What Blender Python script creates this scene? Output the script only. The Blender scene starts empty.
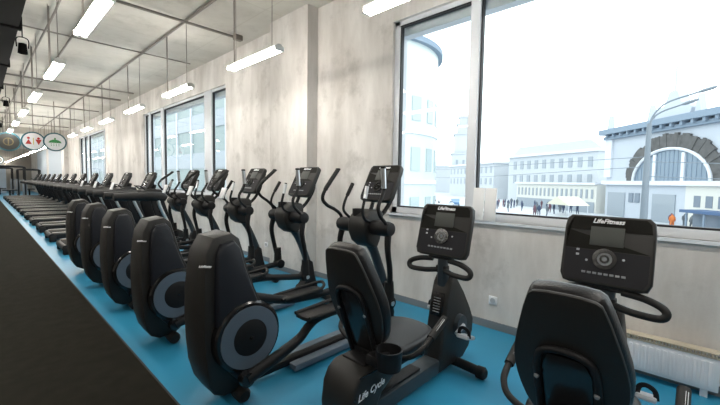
import bpy, bmesh, math, random
from mathutils import Vector, Matrix
random.seed(7)
SC = bpy.context.scene
COL = SC.collection
PI = math.pi

# ---------------------------------------------------------------- camera, world, exposure
CAM_H = 1.45
cd = bpy.data.cameras.new('camera'); cam = bpy.data.objects.new('camera', cd); COL.objects.link(cam)
cd.sensor_width = 36.0; cd.lens = 18.0; cd.clip_start = 0.02; cd.clip_end = 600
def cam_axes():
    cx, cy, f = 360., 202.5, 360.
    dY = Vector((-22-cx, 175-cy, f)).normalized()          # image direction of the room's long axis
    r = math.radians(.9)
    t = Vector((math.cos(r), math.sin(r), 0))
    n = dY.cross(t).normalized()
    if n.y < 0: n = -n
    up = -n
    dX = dY.cross(up).normalized()
    return dX, dY, up
_dX, _dY, _up = cam_axes()
R = Matrix((_dX, _dY, _up))                                # rows: world axes in camera (right, down, forward)
mw = Matrix.Identity(4)
for i in range(3):
    mw[i][0] = R[i][0]; mw[i][1] = -R[i][1]; mw[i][2] = -R[i][2]
mw[2][3] = CAM_H
cam.matrix_world = mw
SC.camera = cam

w = bpy.data.worlds.new('overcast_sky'); SC.world = w; w.use_nodes = True
bgn = w.node_tree.nodes['Background']
bgn.inputs[0].default_value = (.925, .97, 1.0, 1); bgn.inputs[1].default_value = 3.2
LAMP_POWER = 74.0
SC.view_settings.view_transform = 'Standard'
SC.view_settings.look = 'None'
SC.view_settings.gamma = 1
SC.view_settings.use_curve_mapping = False
SC.view_settings.exposure = 0.0
try:
    SC.cycles.use_denoising = True
    SC.cycles.max_bounces = 10; SC.cycles.diffuse_bounces = 6; SC.cycles.transparent_max_bounces = 24
    SC.cycles.sample_clamp_indirect = 6
except Exception: pass

# ---------------------------------------------------------------- materials
def mat(name, col, rough=.5, metal=0., spec=.5, noise=None, emit=None, bump=None, coat=0):
    m = bpy.data.materials.new(name); m.use_nodes = True
    nt = m.node_tree; b = nt.nodes['Principled BSDF']
    b.inputs['Base Color'].default_value = (*col, 1); b.inputs['Roughness'].default_value = rough
    b.inputs['Metallic'].default_value = metal; b.inputs['Specular IOR Level'].default_value = spec
    b.inputs['Coat Weight'].default_value = coat
    if emit:
        b.inputs['Emission Color'].default_value = (*emit[0], 1); b.inputs['Emission Strength'].default_value = emit[1]
    tc = nt.nodes.new('ShaderNodeTexCoord')
    if noise:
        sc, amt = noise
        n = nt.nodes.new('ShaderNodeTexNoise'); n.inputs['Scale'].default_value = sc; n.inputs['Detail'].default_value = 4
        nt.links.new(tc.outputs['Object'], n.inputs['Vector'])
        mx = nt.nodes.new('ShaderNodeMix'); mx.data_type = 'RGBA'
        mx.inputs['A'].default_value = (*[c*(1-amt) for c in col], 1)
        mx.inputs['B'].default_value = (*[min(1, c*(1+amt)) for c in col], 1)
        nt.links.new(n.outputs['Fac'], mx.inputs['Factor']); nt.links.new(mx.outputs['Result'], b.inputs['Base Color'])
    if bump:
        n2 = nt.nodes.new('ShaderNodeTexNoise'); n2.inputs['Scale'].default_value = bump[0]
        nt.links.new(tc.outputs['Object'], n2.inputs['Vector'])
        bp = nt.nodes.new('ShaderNodeBump'); bp.inputs['Strength'].default_value = bump[1]; bp.inputs['Distance'].default_value = .01
        nt.links.new(n2.outputs['Fac'], bp.inputs['Height']); nt.links.new(bp.outputs['Normal'], b.inputs['Normal'])
    return m

def concrete(name, c1, c2, dark, stretch, seams=None, speck=.5):
    m = bpy.data.materials.new(name); m.use_nodes = True
    nt = m.node_tree; b = nt.nodes['Principled BSDF']; L = nt.links.new
    b.inputs['Roughness'].default_value = .85; b.inputs['Specular IOR Level'].default_value = .2
    tc = nt.nodes.new('ShaderNodeTexCoord')
    mp = nt.nodes.new('ShaderNodeMapping'); mp.inputs['Scale'].default_value = stretch
    L(tc.outputs['Object'], mp.inputs['Vector'])
    n1 = nt.nodes.new('ShaderNodeTexNoise'); n1.inputs['Scale'].default_value = 1.0; n1.inputs['Detail'].default_value = 7; n1.inputs['Roughness'].default_value = .62
    L(mp.outputs[0], n1.inputs['Vector'])
    r1 = nt.nodes.new('ShaderNodeValToRGB'); r1.color_ramp.elements[0].position = .32; r1.color_ramp.elements[1].position = .68
    r1.color_ramp.elements[0].color = (*c1, 1); r1.color_ramp.elements[1].color = (*c2, 1)
    L(n1.outputs['Fac'], r1.inputs[0])
    n2 = nt.nodes.new('ShaderNodeTexNoise'); n2.inputs['Scale'].default_value = 2.2; n2.inputs['Detail'].default_value = 9; n2.inputs['Roughness'].default_value = .7
    L(tc.outputs['Object'], n2.inputs['Vector'])
    r2 = nt.nodes.new('ShaderNodeValToRGB'); r2.color_ramp.elements[0].position = .54; r2.color_ramp.elements[1].position = .80
    r2.color_ramp.elements[0].color = (0, 0, 0, 1); r2.color_ramp.elements[1].color = (speck, speck, speck, 1)
    L(n2.outputs['Fac'], r2.inputs[0])
    mx = nt.nodes.new('ShaderNodeMix'); mx.data_type = 'RGBA'; mx.inputs['B'].default_value = (*dark, 1)
    L(r2.outputs[0], mx.inputs['Factor']); L(r1.outputs[0], mx.inputs['A'])
    out = mx.outputs['Result']
    if seams:
        bt = nt.nodes.new('ShaderNodeTexBrick'); bt.inputs['Scale'].default_value = 1
        bt.inputs['Brick Width'].default_value = seams[0]; bt.inputs['Row Height'].default_value = seams[1]
        bt.inputs['Mortar Size'].default_value = .012; bt.inputs['Mortar Smooth'].default_value = .6; bt.offset = 0
        bt.inputs['Color1'].default_value = (1, 1, 1, 1); bt.inputs['Color2'].default_value = (.96, .96, .96, 1); bt.inputs['Mortar'].default_value = (.88, .87, .85, 1)
        if seams[2] == 'yz':
            sp = nt.nodes.new('ShaderNodeSeparateXYZ'); cb = nt.nodes.new('ShaderNodeCombineXYZ')
            L(tc.outputs['Object'], sp.inputs[0]); L(sp.outputs['Y'], cb.inputs['X']); L(sp.outputs['Z'], cb.inputs['Y']); L(cb.outputs[0], bt.inputs['Vector'])
        else: L(tc.outputs['Object'], bt.inputs['Vector'])
        m2 = nt.nodes.new('ShaderNodeMix'); m2.data_type = 'RGBA'; m2.blend_type = 'MULTIPLY'; m2.inputs['Factor'].default_value = 1
        L(out, m2.inputs['A']); L(bt.outputs['Color'], m2.inputs['B']); out = m2.outputs['Result']
    L(out, b.inputs['Base Color'])
    bp = nt.nodes.new('ShaderNodeBump'); bp.inputs['Strength'].default_value = .35; bp.inputs['Distance'].default_value = .02
    L(n2.outputs['Fac'], bp.inputs['Height']); L(bp.outputs['Normal'], b.inputs['Normal'])
    return m

def glass_mat(name, tint, base_refl=1.0):
    m = bpy.data.materials.new(name); m.use_nodes = True; nt = m.node_tree; nt.nodes.clear(); L = nt.links.new
    o = nt.nodes.new('ShaderNodeOutputMaterial'); t = nt.nodes.new('ShaderNodeBsdfTransparent'); t.inputs[0].default_value = (*tint, 1)
    g = nt.nodes.new('ShaderNodeBsdfGlossy'); g.inputs['Roughness'].default_value = .02; g.inputs[0].default_value = (base_refl,)*3+(1,)
    f = nt.nodes.new('ShaderNodeFresnel'); f.inputs[0].default_value = 1.45
    ge = nt.nodes.new('ShaderNodeNewGeometry'); iv = nt.nodes.new('ShaderNodeMath'); iv.operation = 'SUBTRACT'; iv.inputs[0].default_value = 1
    L(ge.outputs['Backfacing'], iv.inputs[1]); mu = nt.nodes.new('ShaderNodeMath'); mu.operation = 'MULTIPLY'; L(f.outputs[0], mu.inputs[0]); L(iv.outputs[0], mu.inputs[1])
    mx = nt.nodes.new('ShaderNodeMixShader'); L(mu.outputs[0], mx.inputs[0]); L(t.outputs[0], mx.inputs[1]); L(g.outputs[0], mx.inputs[2]); L(mx.outputs[0], o.inputs[0])
    return m

M = dict(
    wall=concrete('wall_concrete', (.50, .475, .45), (.77, .75, .725), (.28, .26, .24), (2.0, 2.0, .55), None, .75),
    ceil=concrete('ceiling_concrete', (.46, .44, .395), (.62, .60, .55), (.28, .26, .22), (.7, .7, .7), (3.0, 1.2, 'xy'), .6),
    reveal=mat('window_reveal_plaster', (.55, .57, .60), .7, noise=(3, .08)),
    blue=mat('blue_rubber_floor', (.028, .235, .40), .38, noise=(2.5, .10), spec=.35),
    carpet=mat('dark_carpet', (.017, .016, .012), .95, noise=(9, .45), spec=.1, bump=(300, .6)),
    leftwall=mat('plain_grey_wall', (.36, .33, .29), .9, noise=(2, .1)),
    base=mat('grey_baseboard', (.18, .20, .22), .5),
    alu=mat('aluminium_frame', (.66, .69, .73), .45),
    gasket=mat('black_gasket', (.012, .013, .016), .6),
    glass=glass_mat('window_glass', (.95, .98, .98)),
    black=mat('black_plastic', (.009, .009, .010), .5, spec=.25, noise=(60, .15), bump=(350, .12)),
    shell=mat('charcoal_shell_plastic', (.016, .0155, .0145), .48, spec=.35, noise=(30, .12), bump=(300, .1)),
    fair=mat('dark_blue_grey_fairing', (.010, .012, .017), .42, spec=.3),
    gloss=mat('gloss_black', (.010, .010, .011), .18),
    rubber=mat('black_rubber', (.009, .009, .009), .6, spec=.3),
    vinyl=mat('black_vinyl', (.008, .008, .009), .38, spec=.35, bump=(120, .15)),
    teal=mat('dark_slate_metal', (.035, .045, .053), .4, .2),
    greyring=mat('slate_grey_ring', (.085, .115, .15), .4),
    silver=mat('brushed_silver', (.62, .64, .66), .28, .8),
    chrome=mat('chrome', (.75, .77, .80), .15, 1),
    grey=mat('mid_grey_plastic', (.22, .235, .25), .4),
    ltgrey=mat('light_grey_plastic', (.42, .44, .47), .4),
    face=mat('console_face', (.010, .0095, .008), .65, spec=.12),
    lower=mat('console_lower_face', (.020, .020, .023), .65, spec=.15),
    screen=mat('console_screen', (.070, .075, .070), .5, spec=.15),
    white=mat('white_print', (.85, .86, .88), .5),
    paper=mat('white_paper', (.80, .81, .82), .7),
    radi=mat('white_radiator', (.72, .74, .78), .35),
    grill=mat('cream_grill', (.52, .47, .37), .5),
    dark=mat('black_painted_duct', (.006, .006, .006), .9, spec=.08),
    pipe=mat('dark_conduit', (.20, .18, .16), .6),
    tube=mat('fluorescent_tube', (1, 1, 1), .5, emit=((1.0, .95, .87), LAMP_POWER)),
    lampbody=mat('white_lamp_body', (.75, .75, .72), .4),
    lampdark=mat('lamp_spine', (.25, .24, .22), .5),
    belt=mat('treadmill_belt', (.012, .012, .012), .8, spec=.15),
    rail=mat('treadmill_side_rail', (.13, .12, .105), .4, .2),
    blind=mat('pale_blue_blind', (.50, .56, .62), .6),
    sgreen=mat('sign_green', (.02, .22, .05), .5), sred=mat('sign_red', (.45, .03, .02), .5),
    syellow=mat('sign_yellow', (.6, .45, .05), .5), signdim=mat('sign_dim_bronze', (.10, .075, .03), .6), signdark=mat('sign_dark_face', (.012, .012, .009), .6), sring=mat('sign_teal_rim', (.01, .09, .12), .5),
    # outdoors: aerial haze is put into the pale building colours
    street=mat('wet_snowy_street', (.42, .45, .48), .7, noise=(.15, .12)),
    stone=mat('hazed_blue_plaster', (.45, .49, .545), .8, noise=(.4, .05)),
    cream=mat('hazed_cream_plaster', (.60, .60, .56), .8, noise=(.4, .05)),
    far=mat('hazed_far_plaster', (.47, .50, .53), .9),
    corn=mat('slate_cornice', (.20, .26, .33), .8),
    exwin=mat('exterior_window', (.15, .19, .24), .3),
    exwinp=mat('hazed_exterior_window', (.27, .31, .35), .3),
    arch=mat('arch_glazing', (.16, .22, .28), .3),
    vine=mat('dark_weathered_relief', (.10, .10, .10), .9, noise=(1.5, .5), bump=(3, 1)),
    extw=mat('hazed_stone_trim', (.62, .65, .70), .8),
    glassf=mat('grey_mint_cladding', (.21, .27, .27), .4),
    glassb=mat('hazed_mint_cladding', (.52, .58, .58), .4),
    band=mat('hazed_green_glass_band', (.38, .45, .46), .2),
    steel=mat('galvanised_post', (.16, .19, .22), .5, .3),
    coatb=mat('navy_coat', (.05, .07, .12), .8), coatr=mat('plum_coat', (.14, .07, .09), .8), coatg=mat('grey_coat', (.12, .14, .16), .8),
    orange=mat('orange_vest', (.60, .18, .05), .8),
    carw=mat('white_car_paint', (.62, .66, .70), .3), carb=mat('blue_car_paint', (.10, .20, .35), .3),
    tent=mat('cream_canvas', (.62, .59, .48), .8), kiosk=mat('blue_roof', (.05, .10, .20), .6),
)

# ---------------------------------------------------------------- mesh helpers
def catmull(pts, n=6, closed=False):
    P = [Vector(p) for p in pts]; out = []; N = len(P)
    rng = N if closed else N-1
    for i in range(rng):
        if closed: p0, p1, p2, p3 = P[(i-1) % N], P[i], P[(i+1) % N], P[(i+2) % N]
        else:
            p1, p2 = P[i], P[i+1]
            p0 = P[i-1] if i > 0 else p1*2-p2
            p3 = P[i+2] if i+2 < N else p2*2-p1
        for k in range(n):
            t = k/n
            out.append(.5*((2*p1)+(p2-p0)*t+(2*p0-5*p1+4*p2-p3)*t*t+(3*p1-p0-3*p2+p3)*t**3))
    if not closed: out.append(P[-1])
    return out

class MB:
    def __init__(s, M=None): s.bm = bmesh.new(); s.M = M or Matrix.Identity(4)
    def add(s, t):
        t.transform(s.M); me = bpy.data.meshes.new('t'); t.to_mesh(me); t.free(); s.bm.from_mesh(me); bpy.data.meshes.remove(me); return s
    def box(s, c, d, rot=(0, 0, 0), bev=0, seg=2, taper=None):
        t = bmesh.new(); bmesh.ops.create_cube(t, size=1)
        for v in t.verts:
            if taper and v.co.z > 0: v.co.x *= taper[0]; v.co.y *= taper[1]
            v.co = Vector((v.co.x*d[0], v.co.y*d[1], v.co.z*d[2]))
        if bev: bmesh.ops.bevel(t, geom=list(t.edges), offset=bev, segments=seg, affect='EDGES', profile=.5, clamp_overlap=True)
        from mathutils import Euler
        t.transform(Matrix.Translation(c) @ Euler(rot).to_matrix().to_4x4()); return s.add(t)
    def span(s, a, b, bev=0, seg=2):
        return s.box([(a[i]+b[i])/2 for i in range(3)], [abs(b[i]-a[i]) for i in range(3)], bev=bev, seg=seg)
    def tube(s, pts, r, n=10, sm=5, closed=False, flat=1.0, caps=True):
        P = catmull(pts, sm, closed) if sm > 1 and len(pts) > 2 else [Vector(p) for p in pts]
        N = len(P); t = bmesh.new(); rings = []
        up = None
        for i, p in enumerate(P):
            if closed: d = (P[(i+1) % N]-P[i-1]).normalized()
            else: d = (P[min(i+1, N-1)]-P[max(i-1, 0)]).normalized()
            if up is None:
                up = Vector((0, 0, 1)) if abs(d.z) < .9 else Vector((1, 0, 0))
            up = (up-d*up.dot(d)).normalized(); side = d.cross(up)
            if isinstance(r, (list, tuple)):
                q = i/(N-1)*(len(r)-1); k = min(int(q), len(r)-2); rr = r[k]+(r[k+1]-r[k])*(q-k)
            else: rr = r
            rings.append([t.verts.new(p+up*math.cos(a)*rr*flat+side*math.sin(a)*rr) for a in [2*PI*j/n for j in range(n)]])
        for i in range(N if closed else N-1):
            A, B = rings[i], rings[(i+1) % N]
            for j in range(n): t.faces.new((A[j], A[(j+1) % n], B[(j+1) % n], B[j]))
        if not closed and caps: t.faces.new(rings[0][::-1]); t.faces.new(rings[-1])
        bmesh.ops.recalc_face_normals(t, faces=t.faces); return s.add(t)
    def prism(s, outline, a, b, axis='y', bev=0, seg=2, sm=1):
        """outline in the two other axes, extruded from a to b along axis"""
        if sm > 1: outline = [(v.x, v.y) for v in catmull([(p[0], p[1], 0) for p in outline], sm, True)]
        def mk(u, v, h): return {'y': (u, h, v), 'x': (h, u, v), 'z': (u, v, h)}[axis]
        t = bmesh.new()
        A = [t.verts.new(mk(u, v, a)) for u, v in outline]; B = [t.verts.new(mk(u, v, b)) for u, v in outline]
        n = len(A); fa = t.faces.new(A); fb = t.faces.new(B[::-1])
        for i in range(n): t.faces.new((A[i], B[i], B[(i+1) % n], A[(i+1) % n]))
        bmesh.ops.recalc_face_normals(t, faces=t.faces)
        if bev:
            ed = list(set(fa.edges) | set(fb.edges))
            bmesh.ops.bevel(t, geom=ed, offset=bev, segments=seg, affect='EDGES', profile=.5, clamp_overlap=True)
        return s.add(t)
    def lathe(s, prof, o, axis='z', n=28):
        t = bmesh.new(); rings = []
        for r, h in prof:
            ring = []
            for j in range(n):
                a = 2*PI*j/n; x, y = r*math.cos(a), r*math.sin(a)
                p = {'z': (x, y, h), 'y': (x, h, y), 'x': (h, x, y)}[axis]
                ring.append(t.verts.new(Vector(p)+Vector(o)))
            rings.append(ring)
        for A, B in zip(rings, rings[1:]):
            for j in range(n): t.faces.new((A[j], A[(j+1) % n], B[(j+1) % n], B[j]))
        t.faces.new(rings[0]); t.faces.new(rings[-1])
        bmesh.ops.recalc_face_normals(t, faces=t.faces); return s.add(t)
    def ring(s, r0, r1, h0, h1, o, axis='y', n=36):
        t = bmesh.new(); rings = []
        for r, h in ((r0, h0), (r1, h0), (r1, h1), (r0, h1)):
            ring = []
            for j in range(n):
                a = 2*PI*j/n; x, y = r*math.cos(a), r*math.sin(a)
                p = {'z': (x, y, h), 'y': (x, h, y), 'x': (h, x, y)}[axis]
                ring.append(t.verts.new(Vector(p)+Vector(o)))
            rings.append(ring)
        for k in range(4):
            A, B = rings[k], rings[(k+1) % 4]
            for j in range(n): t.faces.new((A[j], A[(j+1) % n], B[(j+1) % n], B[j]))
        bmesh.ops.recalc_face_normals(t, faces=t.faces); return s.add(t)
    def build(s, name, m, parent=None, loc=None, label=None, smooth=True, ang=38):
        me = bpy.data.meshes.new(name); s.bm.to_mesh(me); s.bm.free()
        o = bpy.data.objects.new(name, me); COL.objects.link(o)
        me.materials.append(M[m] if isinstance(m, str) else m)
        if smooth:
            for p in me.polygons: p.use_smooth = True
            me.set_sharp_from_angle(angle=math.radians(ang))
        if parent: o.parent = parent
        if loc: o.location = loc
        if label: o['label'] = label
        return o

def text(body, size, mtx, m, name, parent, shear=0, extr=.0006, label=None, bold=0):
    cu = bpy.data.curves.new('t', 'FONT'); cu.body = body; cu.size = size; cu.align_x = 'CENTER'; cu.align_y = 'CENTER'
    cu.extrude = extr; cu.shear = shear; cu.offset = bold; cu.resolution_u = 2
    to = bpy.data.objects.new('t', cu); COL.objects.link(to)
    bpy.context.view_layer.update()
    me = bpy.data.meshes.new_from_object(to.evaluated_get(bpy.context.evaluated_depsgraph_get()))
    bpy.data.objects.remove(to); me.transform(mtx); me.materials.clear(); me.materials.append(M[m]); me.name = name
    o = bpy.data.objects.new(name, me); COL.objects.link(o); o.parent = parent
    if label: o['label'] = label
    return o

def tag(o, label=None, cat=None, group=None, kind=None):
    if label: o['label'] = label
    if cat: o['category'] = cat
    if group: o['group'] = group
    if kind: o['kind'] = kind
    return o
def empty(name, loc=(0, 0, 0), rz=0):
    o = bpy.data.objects.new(name, None); COL.objects.link(o); o.location = loc; o.rotation_euler = (0, 0, rz); o.empty_display_size = .1; return o
def copy_tree(o, parent=None):
    c = o.copy(); COL.objects.link(c); c.parent = parent
    for ch in [x for x in bpy.data.objects if x.parent == o]: copy_tree(ch, c)
    return c
def frame(c, u, v, n):
    m = Matrix.Identity(4)
    for i in range(3): m[i][0] = u[i]; m[i][1] = v[i]; m[i][2] = n[i]; m[i][3] = c[i]
    return m

# ---------------------------------------------------------------- the room
W = 3.48; WT = .28; CZ = 3.95; YB = -4.0; YE = 46.0; XL = -5.0; CARX = .84
def struct(o): o['kind'] = 'structure'; return o
struct(MB().span((CARX, YB, -.2), (W+.02, YE, 0)).build('floor', 'blue'))
struct(MB().span((XL, YB, -.2), (CARX-.012, YE, .004)).build('floor_carpet', 'carpet'))
struct(MB().span((CARX-.012, YB, -.1), (CARX, YE, .006)).build('trim_1', 'gasket'))
struct(MB().span((XL, YB, CZ), (W+.3, YE, CZ+.2)).build('ceiling', 'ceil'))
struct(MB().span((XL-.2, YB, 0), (XL, YE, CZ)).build('wall_left', 'leftwall'))
struct(MB().span((XL, YB-.2, 0), (W+.3, YB, CZ)).build('wall_back', 'leftwall'))
struct(MB().span((XL, YE, 0), (W+.3, YE+.2, CZ)).build('wall_end', 'leftwall'))
# window wall with openings (y0, y1)
SILL, HEAD = 1.07, 3.36
wins = [(-2.7, 2.78), (7.05, 12.35), (17.1, 22.4), (28.0, 33.6), (35.0, 40.6)]
mb = MB(); y = YB
for a, b in wins:
    mb.span((W, y, 0), (W+WT, a, CZ)); mb.span((W, a, 0), (W+WT, b, SILL)); mb.span((W, a, HEAD), (W+WT, b, CZ)); y = b
mb.span((W, y, 0), (W+WT, YE, CZ))
mb.span((W-.19, 4.18, 0), (W, 5.15, CZ))            # concrete pier
mb.span((W-.19, 25.6, 0), (W, 26.4, CZ))
struct(mb.build('wall_right', 'wall', smooth=False))
struct(MB().span((XL, 25.7, 3.62), (W, 26.3, CZ)).build('trim_2', 'ceil', smooth=False))
mb = MB(); mb.span((W-.015, YB, 0), (W, 4.18, .075)).span((W-.205, 4.165, 0), (W-.19, 5.165, .075)).span((W-.19, 4.165, 0), (W, 4.18, .075)).span((W-.015, 5.15, 0), (W, 25.6, .075))
struct(mb.build('baseboard_right', 'base', smooth=False))

def window(i, y0, y1, mulls, extra_gasket=()):
    root = empty('window_%d' % i, (0, 0, 0)); root['kind'] = 'structure'
    x0, x1 = W+.045, W+.115
    f = MB(); fr = .075
    f.span((x0, y0, SILL), (x1, y0+fr, HEAD)).span((x0, y1-fr, SILL), (x1, y1, HEAD)).span((x0, y0, SILL), (x1, y1, SILL+.07)).span((x0, y0, HEAD-.05), (x1, y1, HEAD))
    for a, b in mulls: f.span((x0-.02, a, SILL), (x1, b, HEAD))
    f.build('window_frame', 'alu', root, smooth=False)
    s = MB(); s.span((W-.03, y0-.02, SILL-.025), (x0, y1+.02, SILL)); s.build('window_sill', 'alu', root, smooth=False)
    edges = [y0+fr]+[v for ab in sorted(mulls) for v in ab]+[y1-fr]
    for k in range(0, len(edges), 2):
        a, b = edges[k], edges[k+1]
        g = MB(); t = .016
        g.span((x0+.01, a, SILL+.07), (x1-.01, a+t, HEAD-.05)).span((x0+.01, b-t, SILL+.07), (x1-.01, b, HEAD-.05)).span((x0+.01, a, HEAD-.05-t), (x1-.01, b, HEAD-.05)).span((x0+.01, a, SILL+.07), (x1-.01, b, SILL+.07+t))
        g.build('gasket', 'gasket', root, smooth=False)
        MB().span((x0+.035, a+.005, SILL+.075), (x0+.043, b-.005, HEAD-.055)).build('window_pane', 'glass', root, smooth=False)
    l = MB(); l.span((W+.16, y0, 3.22), (W+WT, y1, HEAD)); l.span((W+.116, y0, SILL), (W+WT, y0+.01, HEAD)); l.span((W+.116, y1-.01, SILL), (W+WT, y1, HEAD)); l.span((W+.116, y0, SILL-.0), (W+WT+.06, y1, SILL+.03))
    l.build('outer_reveal', 'reveal', root, smooth=False)
    return root
window(1, *wins[0], [(1.69, 1.79), (-1.0, -.9)])
window(2, *wins[1], [(7.77, 8.12), (10.72, 10.9), (11.8, 11.9)])
window(3, *wins[2], [(17.35, 17.45), (20.3, 20.5), (21.3, 21.5)])
window(4, *wins[3], [(29.8, 29.9), (31.6, 31.7)])
window(5, *wins[4], [(36.8, 36.9), (38.6, 38.7)])

# ---------------------------------------------------------------- fluorescent lamps
def make_lamp():
    r = empty('ceiling_lamp')
    MB().box((0, 0, .045), (.065, 1.15, .04), bev=.006).build('lamp_housing', 'lampbody', r)
    MB().box((0, 0, .02), (.02, 1.10, .03)).build('spine', 'lampdark', r)
    for s in (-1, 1): MB().tube([(s*.034, -.55, .012), (s*.034, .55, .012)], .0205, 10, 1).build('fluorescent_tube', 'tube', r)
    for s in (-1, 1): MB().box((0, s*.565, .018), (.115, .03, .055), bev=.005).build('end_cap', 'lampbody', r)
    for s in (-1, 1): MB().tube([(0, s*.42, .05), (0, s*.42, CZ-LZ)], .0045, 6, 1).build('hanger', 'pipe', r)
    MB().tube([(.02, .5, .05), (.02, .5, CZ-LZ)], .010, 6, 1).build('conduit_drop', 'pipe', r)
    return r
LZ = 2.9
lamp0 = make_lamp(); used = False
def put_lamp(x, y, label, grp):
    global used
    o = copy_tree(lamp0) if used else lamp0
    used = True; o.location = (x, y, LZ); tag(o, label, 'lamp', grp)
order = ['nearest', 'second', 'third', 'fourth', 'fifth', 'sixth', 'seventh', 'eighth', 'ninth', 'tenth', 'eleventh', 'twelfth', 'thirteenth', 'fourteenth', 'fifteenth']
for k in range(15):
    put_lamp(2.36, 1.62+2.45*k, 'hanging twin tube lamp, %s of the row along the window wall' % order[k], 'lamps along the window wall')
for k in range(14):
    put_lamp(.77, 4.16+2.45*k, 'hanging twin tube lamp, %s of the row above the dark carpet' % order[k], 'lamps above the carpet edge')
for k in range(-1, 8):  # unseen row added on the left to brighten the room
    put_lamp(-1.6, 1.7+2.45*k, 'hanging twin tube lamp of an added unseen row further left, for more room light', 'added lamps further left')
put_lamp(.77, -.8, 'hanging twin tube lamp behind the camera above the carpet edge', 'lamps behind the camera')
put_lamp(2.36, -.85, 'hanging twin tube lamp behind the camera near the window', 'lamps behind the camera')
# low far row of glowing bars, added in place of the lamp row's reflection
lz = empty('reflection_bar')
MB().box((0, 0, 0), (.08, .40, .04), bev=.01).build('glowing_bar', 'tube', lz)
MB().tube([(0, 0, .02), (0, 0, CZ-2.62)], .005, 6, 1).build('hanger', 'pipe', lz)
for k in range(15):
    o = lz if k == 0 else copy_tree(lz)
    tag(o, 'short glowing bar standing in for the reflected lamp row at the far end', 'lamp', 'low line of glowing bars for the reflected lamps')
    o.location = (1.93-.012*k, 16.9+1.35*k+.05*k*k, 2.62)

# ---------------------------------------------------------------- conduits on the ceiling
def conduit(pts, r, label, grp='conduits under the ceiling'):
    o = MB().tube(pts, r, 8, 1).build('ceiling_conduit', 'pipe'); tag(o, label, 'pipe', grp); return o
conduit([(2.32, -3, CZ-.035), (2.32, 45, CZ-.035)], .019, 'long dark conduit running along the ceiling above the window side lamps')
conduit([(1.22, 6.0, CZ-.03), (1.22, 45, CZ-.03)], .018, 'dark ceiling conduit running away just right of the carpet side lamps')
conduit([(.80, -3, CZ-.2), (.79, 5.2, CZ-.2), (.81, 6.6, CZ-.22), (.79, 9, CZ-.2), (.80, 45, CZ-.2)], .016, 'dark cable run sagging above the carpet side lamps')
for k, (yy, rr, lb) in enumerate([(6.0, .022, 'nearest thick conduit crossing the ceiling towards the wall pier'),
                     (8.1, .012, 'thin pale conduit crossing the ceiling beyond the thick one'),
                     (12.2, .02, 'third conduit crossing the ceiling, over the second window'),
                     (13.6, .03, 'double width conduit crossing the ceiling just past the third'),
                     (16.6, .02, 'fifth conduit crossing the ceiling'), (19.8, .02, 'sixth conduit crossing the ceiling'), (23.2, .02, 'last conduit crossing the ceiling before the beam')]):
    conduit([(-1, yy, CZ-.09), (3.2, yy-.02, CZ-.055)], rr, lb)
jb = MB().box((3.18, 5.98, CZ-.05), (.14, .10, .09), bev=.01).build('junction_box', 'pipe'); tag(jb, 'small dark junction box at the wall end of the thick crossing conduit', 'junction box')
r = empty('air_duct', (0, 0, 0)); tag(r, 'black painted air duct running under the ceiling at the upper left corner', 'duct')
MB().span((-1.3, YB+.2, 3.42), (.44, 15.5, 3.88), bev=.02).build('duct_body', 'dark', r)
for k in range(8): MB().span((-1.33, -2.9+2.4*k, 3.39), (.46, -2.84+2.4*k, 3.9)).build('flange', 'dark', r)
for k in range(3): MB().tube([(.30, 1.2+5.2*k, 3.86), (.30, 1.2+5.2*k, CZ)], .012, 6, 1).build('duct_hanger', 'pipe', r)
# black spotlights hanging beside the duct
def spotlight(x, y, z, label):
    r = empty('spotlight', (x, y, z)); tag(r, label, 'spotlight', 'black spotlights beside the duct')
    MB().lathe([(.02, .09), (.05, .08), (.055, 0), (.062, -.07), (.052, -.075), (.045, -.04)], (0, 0, 0)).build('lamp_head', 'dark', r)
    MB().tube([(-.07, 0, .02), (-.07, 0, .15), (0, 0, .18), (.07, 0, .15), (.07, 0, .02)], .008, 6).build('bracket', 'dark', r)
    MB().tube([(0, 0, .18), (0, 0, CZ-z)], .008, 6, 1).build('drop_rod', 'dark', r)
spotlight(.55, 7.9, 3.45, 'black spotlight hanging beside the duct, nearest of the three')
spotlight(.60, 14.2, 3.45, 'black spotlight hanging past the end of the duct, middle of three')
spotlight(.62, 19.0, 3.3, 'black spotlight hanging furthest away among the three')

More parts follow.
